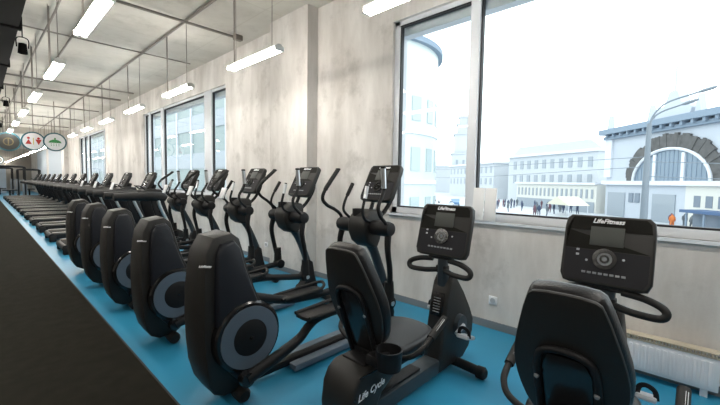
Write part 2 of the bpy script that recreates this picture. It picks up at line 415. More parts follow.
# ---------------------------------------------------------------- console (shared shape)
def console(root, low, high, width, y0=0, kind='bike'):
    low = Vector((low[0], y0, low[1])); high = Vector((high[0], y0, high[1]))
    c = (low+high)/2; v = (high-low).normalized(); u = Vector((0, -1, 0)); n = u.cross(v); h = (high-low).length; wd = width
    F = frame(c, u, v, n)
    o = [(-wd*.43, h*.5), (wd*.43, h*.5), (wd*.485, h*.44), (wd*.5, h*.30), (wd*.5, -h*.38), (wd*.46, -h*.48), (wd*.38, -h*.5), (-wd*.38, -h*.5), (-wd*.46, -h*.48), (-wd*.5, -h*.38), (-wd*.5, h*.30), (-wd*.485, h*.44)]
    b = MB(F).prism(o, -.045, .012, 'z', .012, 3)
    b.prism([(a*.8, q*.8) for a, q in o], -.075, -.045, 'z', .01, 2)
    body = b.build('console_body', 'shell', root)
    MB(F).prism([(a*.93, q*.93 if q > 0 else h*.02) for a, q in o if q > 0][:5]+[(wd*.46, h*.0), (-wd*.46, h*.0)]+[(-wd*.46, h*.28)], .011, .0145, 'z').build('face_plate', 'face', body)
    MB(F).prism([(wd*.46, -h*.01), (wd*.46, -h*.36), (wd*.42, -h*.45), (-wd*.42, -h*.45), (-wd*.46, -h*.36), (-wd*.46, -h*.01)], .011, .0145, 'z').build('key_plate', 'lower', body)
    MB(F).box((0, h*.2, .0155), (wd*.37, h*.27, .004), bev=.001).build('screen', 'screen', body)
    d = MB(F); d.ring(wd*.085, wd*.135, .012, .024, (0, -h*.12, 0), 'z', 28); d.ring(wd*.03, wd*.055, .012, .024, (0, -h*.12, 0), 'z', 20)
    d.build('dial_ring', 'gloss', body)
    MB(F).lathe([(wd*.085, .013), (wd*.08, .019)], (0, -h*.12, 0), 'z', 24).build('dial_pad', 'grey' if kind == 'bike' else 'face', body)
    for a, q in ((-.31, -.02), (-.31, -.09)): MB(F).box((wd*a, h*q, .0155), (wd*.035, h*.03, .004), bev=.001).build('button', 'ltgrey', body)
    for a, q in ((-.2, -.16), (.2, -.1)): MB(F).lathe([(wd*.016, .012), (wd*.014, .018)], (wd*a, h*q, 0), 'z', 12).build('button', 'ltgrey', body)
    k = MB(F)
    for j in range(8): k.box((wd*(-.22+.062*j), -h*.33, .0155), (wd*.045, h*.03, .003), bev=.001)
    k.build('key_row', 'grey', body)
    T = F @ Matrix.Translation((0, h*.415, .0165))
    text('LifeFitness', wd*.082, T, 'white', 'logo_print', body, shear=.3, bold=.0012, label='white italic lettering')
    return body, c, v, n

# ---------------------------------------------------------------- elliptical trainer  (x forward to the wall, rear at x=0)
def sweep_handle(root, name, pts, sy, r=.017):
    return MB().tube(pts, r, 10, 6).build(name, 'black', root)
def make_elliptical():
    r = empty('elliptical_trainer')
    # rear drive housing
    out = [(.19, .06), (.12, .10), (.08, .17), (.055, .28), (.042, .42), (.036, .58), (.040, .75), (.050, .90), (.064, 1.0), (.115, 1.092), (.235, 1.112), (.285, 1.07), (.312, .97), (.34, .85), (.375, .74), (.43, .62), (.465, .53), (.478, .44), (.46, .30), (.42, .20), (.37, .12), (.31, .07)]
    h = MB(); h.prism(out, -.155, .155, 'y', .016, 2)
    for v_ in h.bm.verts:
        z = v_.co.z; v_.co.y *= (.55+.45*min(1, z/.28)) * (1 if z < .75 else 1-.26*(z-.75)/.37)
    hs = h.build('drive_housing', 'shell', r, ang=32)
    fo = [(.23, .19), (.16, .28), (.122, .40), (.108, .55), (.104, .75), (.112, .92), (.124, 1.0), (.155, 1.052), (.235, 1.066), (.272, 1.02), (.298, .90), (.335, .78), (.38, .66), (.41, .55), (.415, .42), (.38, .29), (.31, .20)]
    for s in (-1, 1):
        f = MB(); f.prism(fo, s*.08, s*.190, 'y', .020, 3)
        for v_ in f.bm.verts: v_.co.y *= 1 if v_.co.z < .75 else 1-.22*(v_.co.z-.75)/.37
        f.build('side_fairing', 'fair', r, ang=34)
        d = MB(); d.lathe([(.228, s*.10), (.228, s*.185), (.216, s*.200), (.202, s*.203)], (.31, 0, .445), 'y', 48).build('disc_collar', 'gloss', r, ang=30)
        k = MB(); k.ring(.116, .198, s*.200, s*.212, (.31, 0, .445), 'y', 48); k.build('disc_ring', 'greyring', r, label='slate grey ring')
        k = MB(); k.lathe([(.118, s*.2), (.118, s*.209), (.108, s*.214), (.02, s*.215)], (.31, 0, .445), 'y', 40); k.build('disc_centre', 'black', r)
        k = MB(); k.lathe([(.012, s*.21), (.009, s*.220)], (.31, 0, .445), 'y', 12); k.build('disc_bolt', 'gloss', r)
    # print on the rear corner of the shell, facing the user side
    T = frame((.052, -.139, .93), Vector((.72, -.69, 0)).normalized(), Vector((.05, .04, 1)).normalized(), Vector((-.69, -.72, .06)).normalized())
    text('LifeFitness', .017, T, 'white', 'logo_print', hs, shear=.3, extr=.004, bold=.0008, label='white lettering')
    # rear stabiliser
    MB().tube([(.295, -.12, .045), (.27, .18, .045)], .036, 12, 1).build('rear_stabiliser', 'black', r)
    for s in (-1, 1): MB().lathe([(.02, s*.10), (.046, s*.105), (.048, s*.185), (.034, s*.205)], (.29, .03, .048), 'y', 18).build('foot_cap', 'rubber', r)
    # floor rails
    MB().span((.45, -.035, .035), (2.0, .035, .09), bev=.012).build('base_rail', 'black', r)
    MB().span((.72, -.13, .025), (1.60, -.05, .075), bev=.008).build('side_track', 'greyring', r, label='slate grey track')
    MB().span((.72, .05, .025), (1.60, .13, .075), bev=.008).build('side_track', 'greyring', r, label='slate grey track')
    MB().tube([(1.99, -.31, .045), (1.99, -.15, .055), (1.99, .15, .055), (1.99, .31, .045)], .038, 12, 3).build('front_stabiliser', 'black', r)
    for s in (-1, 1): MB().lathe([(.02, s*.28), (.048, s*.285), (.048, s*.33), (.03, s*.345)], (1.99, 0, .048), 'y', 18).build('foot_cap', 'rubber', r)
    # upright column
    c = MB(); c.prism([(1.70, .06), (1.98, .06), (2.0, .14), (1.95, .30), (1.92, .46), (1.86, .50), (1.82, .40), (1.80, .22), (1.70, .12)], -.065, .065, 'y', .02, 3)
    c.build('column_shroud', 'black', r)
    c = MB(); c.tube([(1.91, 0, .35), (1.84, 0, .55), (1.73, 0, .78), (1.60, 0, .98)], [.055, .05, .05, .072], 14, 5, flat=.8); c.build('column', 'teal', r, label='dark slate blue column')
    # drum and tray
    d = MB(); d.lathe([(.03, -.325), (.058, -.318), (.068, -.29), (.068, -.12), (.060, -.10), (.060, .10), (.068, .12), (.068, .29), (.058, .318), (.03, .325)], (1.585, 0, 1.035), 'y', 24)
    d.build('pivot_drum', 'black', r)
    d = MB(); d.prism([(1.52, .90), (1.66, .84), (1.72, 1.0), (1.74, 1.15), (1.66, 1.19), (1.54, 1.17), (1.47, 1.06)], -.115, .115, 'y', .03, 3, sm=2); d.build('tray_body', 'shell', r)
    d = MB(); d.ring(.040, .050, 1.10, 1.195, (1.55, .05, 0), 'z', 24); d.build('cup_holder', 'black', r)
    # console
    body, cc, v, n = console(r, (1.72, 1.265), (1.90, 1.605), .39, kind='elliptical')
    for s in (-1, 1): MB().tube([(1.66, s*.07, 1.08), (1.78, s*.09, 1.18), (1.86, s*.12, 1.33), (1.875, s*.12, 1.45)], .02, 8, 4).build('console_arm', 'black', r)
    # fixed hand grips with silver sensors
    for s, pts, g0, g1 in ((-1, [(1.56, -.10, 1.08), (1.44, -.14, 1.12), (1.40, -.15, 1.19), (1.42, -.15, 1.28), (1.455, -.15, 1.415)], (1.428, -.15, 1.30), (1.452, -.15, 1.405)),
                           (1, [(1.58, .12, 1.08), (1.52, .14, 1.12), (1.47, .15, 1.17), (1.465, .15, 1.22), (1.50, .15, 1.30), (1.58, .15, 1.425)], None, None)):
        g = MB().tube(pts, .013, 8, 5).build('fixed_grip', 'black', r)
        if g0: MB().tube([g0, g1], .0175, 12, 1).build('pulse_sensor', 'silver', g, label='silver metal sensor')
        else: MB().tube([(1.51, .15, 1.315), (1.58, .15, 1.425)], .018, 10, 1).build('rubber_grip', 'rubber', g)
    # swing handles: far, near
    paths = {1: [(1.585, .275, 1.03), (1.56, .29, 1.12), (1.48, .285, 1.175), (1.37, .28, 1.225), (1.315, .275, 1.29), (1.36, .27, 1.39), (1.50, .27, 1.555)],
             -1: [(1.585, -.275, 1.03), (1.54, -.29, 1.09), (1.47, -.285, 1.16), (1.455, -.28, 1.24), (1.51, -.275, 1.33), (1.535, -.27, 1.40), (1.52, -.27, 1.565)]}
    for s in (-1, 1):
        P = [Vector(p) for p in paths[s]]
        a = MB().tube(P, .0165, 10, 6).build('swing_handle', 'black', r)
        MB().tube([P[-2]+(P[-3]-P[-2])*.3, P[-2], P[-1]], .0205, 10, 4).build('rubber_grip', 'rubber', a)
        if s < 0: MB().tube([P[-2]+Vector((0, 0, -.01)), P[-1]], .0225, 12, 1).build('pulse_sensor', 'silver', a, label='silver metal sensor')
        MB().lathe([(.012, 0), (.024, .004), (.024, .02), (.01, .024)], P[-1]-Vector((0, 0, .01)), 'z', 12).build('grip_cap', 'rubber', a)
        zb = .43 if s > 0 else .37
        l = MB().tube([(1.585, s*.285, 1.0), (1.565, s*.30, .86), (1.60, s*.30, .68), (1.63, s*.28, .52), (1.635, s*.27, zb+.06)], [.032, .027, .025, .026, .030], 12, 5).build('swing_arm', 'black', r)
        MB().tube([(1.632, s*.27, zb+.19), (1.636, s*.27, zb+.02)], [.040, .048], 14, 1).build('arm_boot', 'rubber', l)
        b = MB().lathe([(.03, -.055), (.052, -.05), (.056, 0), (.052, .05), (.03, .055)], (1.64, s*.255, zb), 'y', 20).build('pivot_boss', 'black', l)
        MB().lathe([(.024, s*.05), (.022, s*.060)], (1.64, s*.255, zb), 'y', 16).build('pivot_emblem', 'silver', b)
        if s < 0: pth = [(.26, -.245, .205), (.45, -.245, .262), (.66, -.245, .335), (.75, -.245, .405), (.86, -.245, .445), (1.12, -.245, .445), (1.45, -.25, .395), (1.63, -.25, .37)]
        else: pth = [(.30, .245, .64), (.55, .245, .55), (.85, .245, .455), (1.0, .245, .425), (1.3, .245, .41), (1.50, .25, .42), (1.63, .25, .43)]
        pa = MB().tube(pth, [.038, .034, .030, .028, .028, .028, .03], 12, 4, flat=1.15).build('pedal_arm', 'black', r)
        MB().lathe([(.02, -.03), (.045, -.025), (.048, .025), (.02, .03)], pth[0], 'y', 18).build('crank_joint', 'gloss', pa)
        zt = .462 if s < 0 else .445; dx = -.19 if s < 0 else -.05
        tr = MB(); tr.prism([(.92, -.085), (1.24, -.085), (1.31, -.05), (1.32, .05), (1.24, .085), (.92, .085), (.88, .05), (.88, -.05)], 0, .03, 'z', .008, 2, sm=2)
        tr.bm.transform(Matrix.Translation((dx, s*.245, zt)))
        t2 = tr.build('foot_plate', 'black', pa)
        lip = MB(); lip.tube([(.88+dx, s*.245-.08, zt+.03), (1.25+dx, s*.245-.088, zt+.045), (1.34+dx, s*.245, zt+.075), (1.25+dx, s*.245+.088, zt+.045), (.88+dx, s*.245+.08, zt+.03)], .014, 8, 5)
        lip.build('plate_lip', 'rubber', t2)
    return r
el = make_elliptical()
EY = [2.24, 3.44, 4.60, 5.72, 6.82]
elab = ['black elliptical trainer nearest the camera, just left of the recumbent bike seat',
        'second black elliptical trainer, its screen in front of the shaded side of the wall pier',
        'third black elliptical trainer, in front of the concrete wall pier',
        'fourth black elliptical trainer, screen beside the right edge of the second window',
        'fifth and last black elliptical trainer, standing next to the nearest treadmill']
els = [el]+[copy_tree(el) for _ in range(4)]
for k_, o in enumerate(els):          # the far swing handle stands further forward on the others
    if k_:
        for ch in [x for x in bpy.data.objects if x.parent == o and x.name.startswith('swing_handle') and x.data.vertices[0].co.y > 0]:
            pv = Matrix.Translation((1.585, 0, 1.03)); ch.matrix_basis = pv @ Matrix.Rotation((.17, .13, .20, .22)[k_-1], 4, 'Y') @ pv.inverted()
for o, yy, lb in zip(els, EY, elab): o.location = (.85, yy, 0); tag(o, lb, 'elliptical trainer', 'elliptical trainers in a row')
for k in (2, 3, 4):
    o = MB().box((0, 0, 0), (.02, .12, .15), rot=(0, .35, 0), bev=.002).build('paper_card', 'paper')
    o.location = (2.30, EY[k]+.16, 1.255)
    tag(o, 'small white card leaning on the tray of the %s elliptical trainer' % ['third', 'fourth', 'fifth'][k-2], 'card', 'white cards on the elliptical trainers')

# ---------------------------------------------------------------- recumbent bike (x forward, rear at x=0)
def make_bike():
    r = empty('recumbent_bike')
    s = MB(); s.prism([(.25, .05), (.235, .22), (.25, .33), (.285, .395), (.34, .43), (.64, .43), (.69, .335), (.58, .285), (.50, .24), (.45, .16), (.42, .05)], -.125, .125, 'y', .03, 3)
    sh = s.build('rear_shroud', 'shell', r)
    MB().span((.37, -.095, .40), (.60, .095, .445), bev=.02).build('seat_carriage', 'black', r)
    for sy in (-1,):
        text('Life Cycle', .055, frame((.395, -.1262, .305), Vector((.985, 0, .10)).normalized(), Vector((-.10, 0, .985)).normalized(), Vector((0, -1, 0))), 'white', 'logo_print', sh, shear=.35, bold=.001, label='white script lettering')
        MB().lathe([(.009, -.124), (.007, -.129)], (.265, 0, .30), 'y', 10).build('bolt', 'gloss', sh)
    g = MB(); g.span((.30, -.128, .400), (.60, -.122, .407), bev=.001); g.build('shroud_groove', 'gloss', sh)
    MB().span((.29, -.22, .01), (.37, .22, .06), bev=.02).build('rear_stabiliser', 'black', r)
    # main rail
    MB().span((.36, -.065, .05), (1.35, .065, .155), bev=.015).build('main_rail', 'teal', r, label='dark slate rail')
    MB().span((.45, -.045, .155), (1.0, .045, .172), bev=.005).build('rail_cover', 'black', r)
    # seat
    st = MB(); st.prism([(.50, -.17), (.62, -.205), (.85, -.20), (.96, -.16), (1.01, -.07), (1.01, .07), (.96, .16), (.85, .20), (.62, .205), (.50, .17), (.46, 0)], .425, .50, 'z', .032, 4, sm=3)
    st.build('seat', 'vinyl', r, ang=60)
    st = MB(); st.prism([(.50, -.13), (.92, -.13), (.96, 0), (.92, .13), (.50, .13)], .34, .435, 'z', .02, 2); st.build('seat_pan', 'black', r)
    # seat back, reclined frame: v up along the back, n toward the rider
    lo, hi = Vector((.485, 0, .535)), Vector((.28, 0, 1.10))
    v = (hi-lo).normalized(); u = Vector((0, 1, 0)); n = u.cross(v); F = frame(lo, u, v, n); H = (hi-lo).length
    o = [(-.10, 0), (-.15, .02), (-.19, .12), (-.207, .23), (-.198, .33), (-.165, .46), (-.135, .555), (-.105, H-.008), (0, H), (.105, H-.008), (.135, .555), (.165, .46), (.198, .33), (.207, .23), (.19, .12), (.15, .02), (.10, 0)]
    o = [(a*.96, q) for a, q in o]
    b = MB(F).prism(o, -.02, .065, 'z', .03, 4, sm=2); bk = b.build('backrest', 'vinyl', r, ang=60)
    o2 = [(a*1.0, q*.985+.005) for a, q in o]
    MB(F).prism([(a*.97, q) for a, q in o2], -.032, -.012, 'z', .008, 2, sm=2).build('back_shell', 'shell', bk)
    MB(F).tube([(-.10, -.10, -.045), (-.10, .1, -.045), (-.10, .27, -.045), (-.075, .345, -.045), (0, .365, -.045), (.075, .345, -.045), (.10, .27, -.045), (.10, .1, -.045), (.10, -.10, -.045)], .014, 10, 5).build('back_frame', 'black', bk)
    MB(F).prism([(-.085, -.05), (-.085, .27), (-.06, .335), (.06, .335), (.085, .27), (.085, -.05)], -.042, -.030, 'z', .004, 2).build('back_panel', 'gloss', bk)
    for a in (-.10, .10): MB(F).lathe([(.008, -.064), (.010, -.055)], (a, .22, 0), 'z', 10).build('back_bolt', 'grey', bk)
    # side handles and grips
    for s in (-1, 1):
        p = [(.52, s*.06, .46), (.52, s*.18, .465), (.54, s*.27, .49), (.585, s*.31, .525), (.64, s*.32, .555), (.69, s*.32, .58), (.82, s*.32, .64)]
        h = MB().tube(p, .0155, 10, 6).build('side_handle', 'black', r)
        MB().tube([(.67, s*.32, .571), (.825, s*.32, .643)], .023, 12, 1).build('rubber_grip', 'rubber', h)
        MB().tube([(.71, s*.32-.006, .600), (.80, s*.32-.006, .642)], .012, 8, 1).build('pulse_sensor', 'silver', h, label='silver metal sensor')
    c = MB(); c.lathe([(.060, .445), (.066, .45), (.073, .552), (.075, .557), (.066, .557), (.060, .47)], (.43, -.215, 0), 'z', 28); c.build('cup_holder', 'black', r)
    MB().box((.43, -.14, .48), (.12, .09, .06), bev=.015).build('cup_bracket', 'black', r)
    # front tower
    t = MB(); t.prism([(1.20, .06), (1.215, .18), (1.255, .42), (1.285, .58), (1.325, .70), (1.37, .755), (1.42, .745), (1.47, .69), (1.55, .60), (1.66, .45), (1.725, .34), (1.72, .24), (1.66, .12), (1.56, .06)], -.075, .075, 'y', .022, 3)
    tw = t.build('front_tower', 'shell', r)
    V = frame((1.268, 0, .545), Vector((0, -1, 0)), Vector((.19, 0, .98)).normalized(), Vector((-.98, 0, .19)).normalized())
    MB(V).box((0, 0, .0), (.10, .17, .012), bev=.003).build('vent_panel', 'gloss', tw)
    k = MB(V)
    for i in range(6): k.box((0, -.055+.020*i, .008), (.055, .006, .004))
    k.build('vent_slats', 'grey', tw)
    cr = MB().lathe([(.03, -.115), (.075, -.11), (.08, -.085), (.08, .085), (.075, .11), (.03, .115)], (1.46, 0, .36), 'y', 26).build('crank_hub', 'teal', r)
    for s in (-1, 1):
        d = Vector((-.11, 0, -.03))*(-s); e = Vector((1.46, s*.12, .36)); a = e+d
        q = MB().tube([e, a], [.020, .015], 10, 1); q.build('crank_arm', 'ltgrey', r)
        pd = MB(); pd.box((a.x, s*.195, a.z), (.13, .09, .028), rot=(0, .3, 0), bev=.008); pe = pd.build('pedal', 'ltgrey', r, label='light grey pedal')
        sp = MB().tube([(a.x-.03, s*.155, a.z+.01), (a.x-.03, s*.165, a.z+.06), (a.x-.03, s*.195, a.z+.075), (a.x-.03, s*.23, a.z+.055), (a.x-.03, s*.238, a.z+.01)], .014, 6, 4, flat=.3); sp.build('pedal_strap', 'black', pe)
    MB().tube([(1.46, -.27, .05), (1.46, -.1, .06), (1.46, .1, .06), (1.46, .27, .05)], .036, 12, 3).build('front_stabiliser', 'black', r)
    for s in (-1, 1): MB().lathe([(.02, s*.24), (.045, s*.245), (.046, s*.295), (.03, s*.31)], (1.46, 0, .048), 'y', 18).build('foot_cap', 'rubber', r)
    # neck, handlebar, console
    MB().tube([(1.355, 0, .68), (1.335, 0, .84), (1.36, 0, 1.02)], [.046, .038, .034], 12, 4, flat=1.2).build('neck', 'teal', r, label='dark slate neck')
    hb = [(1.225, -.07, .845), (1.215, -.17, .835), (1.20, -.245, .81), (1.19, -.265, .78), (1.185, -.235, .755), (1.20, -.12, .755), (1.245, 0, .765), (1.20, .12, .755), (1.185, .235, .755), (1.19, .265, .78), (1.20, .245, .81), (1.215, .17, .835), (1.225, .07, .845)]
    hb = [(a+.075, b*.97, c+.03) for a, b, c in hb]
    MB().tube(hb, .0195, 12, 5).build('handlebar', 'rubber', r)
    MB().box((1.33, 0, .80), (.06, .09, .06), bev=.012).build('bar_clamp', 'black', r)
    body, c, v, n = console(r, (1.280, .90), (1.385, 1.28), .425)
    MB(frame(c, (0, -1, 0), v, n)).box((0, -.19, -.03), (.20, .05, .05), bev=.012).build('console_mount', 'black', body)
    return r
bk = make_bike(); bk.location = (1.05, 1.38, 0)
tag(bk, 'black recumbent bike in the middle foreground, whole machine in view', 'exercise bike', 'recumbent bikes by the window')
b2 = copy_tree(bk); b2.location = (1.05, .345, 0)
for ch in [x for x in bpy.data.objects if x.parent == b2 and x.name.split('.')[0] in ('backrest', 'seat', 'seat_pan', 'side_handle', 'cup_holder', 'cup_bracket')]: ch.location = (.06, -.02, -.015)
for ch in [x for x in bpy.data.objects if x.parent == b2 and x.name.split('.')[0] in ('console_body',)]: ch.location = (0, .018, -.008)
tag(b2, 'black recumbent bike at the right edge, seen from behind its tall backrest', 'exercise bike', 'recumbent bikes by the window')

# ---------------------------------------------------------------- treadmills
def make_treadmill():
    r = empty('treadmill')
    MB().span((0.02, -.40, .06), (2.05, .40, .17), bev=.02).build('deck', 'black', r)
    MB().span((.05, -.27, .168), (1.62, .27, .185), bev=.004).build('belt', 'belt', r)
    for s in (-1, 1): MB().span((.06, s*.28, .165), (1.66, s*.40, .20), bev=.008).build('side_rail', 'rail', r, label='lighter grey side rail')
    MB().tube([(.045, -.40, .12), (.045, .40, .12)], .06, 12, 1).build('rear_roller_cover', 'black', r)
    for s in (-1, 1): MB().span((.0, s*.33, .0), (.12, s*.42, .14), bev=.02).build('foot', 'rubber', r)
    m = MB(); m.prism([(1.60, .10), (1.62, .22), (1.75, .30), (2.0, .32), (2.12, .26), (2.14, .08)], -.40, .40, 'y', .03, 3); m.build('motor_cover', 'shell', r)
    for s in (-1, 1):
        u = MB(); u.prism([(1.72, .15), (1.98, .15), (1.80, .70), (1.68, 1.12), (1.44, 1.12), (1.50, .80)], s*.37, s*.43, 'y', .015, 2); u.build('upright', 'black', r)
        MB().tube([(1.80, s*.436, .45), (1.63, s*.436, .85), (1.60, s*.436, 1.04)], .035, 8, 4).build('upright_stripe', 'silver', r, label='silver stripe')
        MB().tube([(1.76, s*.40, 1.00), (1.66, s*.40, 1.04), (1.35, s*.40, 1.06), (.80, s*.40, 1.05)], [.07, .11, .105, .08], 14, 4, flat=.95).build('handrail', 'rubber', r)
    MB().tube([(1.56, -.40, 1.06), (1.52, -.2, 1.07), (1.52, .2, 1.07), (1.56, .40, 1.06)], .08, 12, 4).build('crossbar', 'rubber', r)
    t = MB(); t.prism([(1.40, 1.12), (1.74, 1.12), (1.72, 1.20), (1.50, 1.22), (1.38, 1.17)], -.30, .30, 'y', .02, 2); t.build('tray', 'shell', r)
    MB().tube([(1.62, 0, 1.15), (1.66, 0, 1.30)], .05, 10, 1).build('console_neck', 'black', r)
    console(r, (1.44, 1.18), (1.62, 1.57), .54, kind='treadmill')
    for s in (-1, 1): MB().tube([(1.46, s*.16, 1.17), (1.34, s*.18, 1.26), (1.30, s*.10, 1.27), (1.30, 0, 1.27)], .013, 8, 4).build('hand_grip', 'black', r)
    return r
tm = make_treadmill()
NT = 13
TY = [8.85+1.86*k for k in range(NT)]
for k in range(NT):
    o = tm if k == 0 else copy_tree(tm)
    o.location = (1.03, TY[k], 0)
    tag(o, ('nearest black treadmill of the long row, beside the last elliptical trainer' if k == 0 else 'black treadmill, %s in the long row counted from the elliptical trainers' % order[k]) if k < NT-1 else 'black treadmill furthest away at the far end of the long row', 'treadmill', 'treadmills in the long row')
for k in (1, 2, 3):
    o = MB().box((0, 0, 0), (.03, .16, .18), rot=(0, .3, 0), bev=.003).build('paper_card', 'paper'); o.location = (2.24, TY[k]-.26, 1.235)
    tag(o, 'white card standing on the %s treadmill of the row' % order[k], 'card', 'white cards on the treadmills')

# ---------------------------------------------------------------- radiator, sockets, boards on the sill
r = empty('radiator', (0, 0, 0)); tag(r, 'white panel radiator under the big window at the right', 'radiator')
y0, y1 = -.16, 1.02; xa, xb = 3.36, 3.45
MB().span((xa+.006, y0, .06), (xb, y1, .29), bev=.005).build('panel', 'radi', r)
k = MB(); yy = y0+.03
while yy < y1-.04: k.span((xa-.004, yy, .085), (xa+.01, yy+.022, .262), bev=.004); yy += .040
k.build('panel_ribs', 'radi', r)
k = MB(); yy = y0
while yy < y1-.01: k.span((xa, yy, .29), (xb, yy+.007, .325)); yy += .018
k.span((xa, y0, .29), (xa+.005, y1, .30)).span((xa, y0, .32), (xb, y1, .327)); k.build('top_grill', 'grill', r, smooth=False, label='cream convector grill')
for yy in (y0+.05, y1-.1): MB().span((xa+.03, yy, .0), (xa+.05, yy+.04, .07)).build('radiator_foot', 'radi', r)
for yy in (y0+.2, y1-.2): MB().span((xb-.005, yy, .1), (W-.001, yy+.04, .2)).build('wall_bracket', 'radi', r)
MB().tube([(3.41, y0+.06, .10), (3.41, y0-.06, .10), (3.42, y0-.07, .0)], .010, 8, 3).build('feed_pipe', 'silver', r)
MB().lathe([(.012, 0), (.022, .01), (.022, .05), (.015, .06)], (3.41, y0-.03, .10), 'z', 12).build('valve', 'radi', r)
def socket(yc, zc, label, x=W):
    r = empty('wall_socket', (x, yc, zc)); tag(r, label, 'socket', 'white sockets low on the wall')
    MB().box((-.006, 0, 0), (.014, .085, .085), bev=.004).build('socket_plate', 'white', r)
    MB().lathe([(.028, -.010), (.026, -.0145)], (0, 0, 0), 'x', 20).build('socket_well', 'ltgrey', r)
socket(1.44, .285, 'white wall socket low on the wall between the two recumbent bikes')
socket(5.55, .30, 'white wall socket low on the wall past the concrete pier')
for k, (yy, lb) in enumerate(((1.625, 'white board leaning on the window sill beside the mullion, left of two'), (1.50, 'white board leaning on the window sill, right of the pair'))):
    o = MB().box((0, 0, .165), (.012, .118, .33), rot=(0, .10, 0), bev=.002).build('leaning_board', 'paper'); o.location = (W-.012, yy, SILL+.0)
    tag(o, lb, 'board', 'white boards on the window sill')
# ---------------------------------------------------------------- hanging round signs
def sign(x, y, z, label, pic, rad=.31, facem='paper'):
    r = empty('hanging_sign', (x, y, z)); tag(r, label, 'sign', 'round signs hanging at the far end')
    MB().lathe([(rad*.88, -.02), (rad*.88, .02)], (0, 0, 0), 'y', 36).build('sign_face', facem, r)
    MB().ring(rad*.87, rad, -.028, .028, (0, 0, 0), 'y', 36).build('rim', 'sring', r)
    MB().tube([(0, 0, rad), (0, 0, CZ-z)], .01, 6, 1).build('suspension_rod', 'pipe', r)
    if pic == 'shower':
        g = MB(); g.prism([(-.17, -.03), (.17, -.03), (.14, .03), (.07, .07), (.02, .08), (.02, .14), (-.02, .14), (-.02, .08), (-.07, .07), (-.14, .03)], -.026, -.02, 'y'); g.build('shower_head', 'sgreen', r)
        g = MB()
        for i in range(4):
            for j in range(2): g.box((-.10+.066*i, -.023, -.07-.05*j), (.016, .006, .03))
        g.build('water_drops', 'sgreen', r)
    if pic == 'toilet':
        g = MB(); g.lathe([(.036, -.026), (.036, -.02)], (-.12, 0, .10), 'y', 14); g.prism([(-.12, .06), (-.04, -.10), (-.20, -.10)], -.026, -.02, 'y'); g.build('woman_symbol', 'sred', r)
        g = MB(); g.lathe([(.036, -.026), (.036, -.02)], (.13, 0, .10), 'y', 14); g.prism([(.05, .06), (.21, .06), (.13, -.12)], -.026, -.02, 'y'); g.build('man_symbol', 'sred', r)
        MB().box((0, -.023, 0), (.02, .006, .22)).build('divider', 'syellow', r)
    if pic == 'dark':
        g = MB(); g.ring(.10, .13, -.026, -.02, (0, 0, 0), 'y', 24); g.box((0, -.023, 0), (.03, .006, .2)); g.build('symbol', 'signdim', r)
    return r
sign(1.82, 15.9, 2.60, 'round white hanging sign with a green shower symbol and dark rim', 'shower')
sign(1.30, 16.2, 2.60, 'round white hanging sign with red woman and man symbols', 'toilet')
sign(.72, 16.6, 2.56, 'round dark hanging sign left of the toilet sign', 'dark', facem='signdark')
sign(.74, 26.5, 2.25, 'small pale round hanging sign low at the left picture edge', 'dark', .22)

# ---------------------------------------------------------------- vertical blinds and racks at the far end
for wi in (3, 4):
    a, b = wins[wi]; g = MB(); yy = a+.1
    while yy < b-.1: g.box((W+.0, yy, (SILL+HEAD)/2), (.012, .20, HEAD-SILL-.1), rot=(0, 0, .5)); yy += .42
    g.span((W-.04, a, HEAD-.06), (W+.03, b, HEAD))
    o = g.build('vertical_blind', 'blind', smooth=False); tag(o, 'pale blue vertical blind in the %s far window' % ('nearer' if wi == 3 else 'last'), 'blind')
def rack(x, y, w, h, label):
    r = empty('cable_machine', (x, y, 0)); tag(r, label, 'gym machine', 'black cable machines at the far end')
    for sx in (-1, 1):
        for sy in (-1, 1): MB().tube([(sx*w/2, sy*.45, 0), (sx*w/2, sy*.45, h)], .05, 8, 1).build('post', 'black', r)
    MB().tube([(-w/2, -.45, h*.9), (-w/2+.1, -.45, h), (w/2-.1, -.45, h), (w/2, -.45, h*.9)], .05, 8, 4).build('top_bar', 'black', r)
    MB().tube([(-w/2, .45, h), (w/2, .45, h)], .05, 8, 1).build('rear_bar', 'black', r)
    for sx in (-1, 1):
        MB().span((sx*w/2-.12, -.1, .1), (sx*w/2+.12, .1, 1.2), bev=.02).build('weight_stack', 'grey', r)
        MB().tube([(sx*w/2, -.45, .08), (sx*w/2, .45, .08)], .05, 8, 1).build('floor_beam', 'black', r)
    MB().span((-w/4, -.3, .42), (w/4, .3, .50), bev=.03).build('bench_pad', 'vinyl', r)
    MB().span((-.05, -.05, 0), (.05, .05, .42)).build('bench_post', 'black', r)
rack(1.45, 24.5+9.5, 1.5, 2.05, 'black cable machine with an arched top bar beyond the treadmills')
rack(1.1, 38.5, 1.4, 2.0, 'black cable machine further back at the left edge of the view')
rack(2.6, 36.5, 1.2, 1.9, 'black cable machine near the far blinds')
# dark partition and pale panel at the end
o = MB().span((.2, 42.0, 0), (1.6, 42.1, 2.3)).build('partition_panel', 'blind'); tag(o, 'pale blue partition panel at the very end of the room', 'partition')

# ---------------------------------------------------------------- outdoors
GZ = -3.5
struct(MB().span((W+WT+.1, -60, GZ-.3), (260, 240, GZ)).build('floor_street', 'street'))
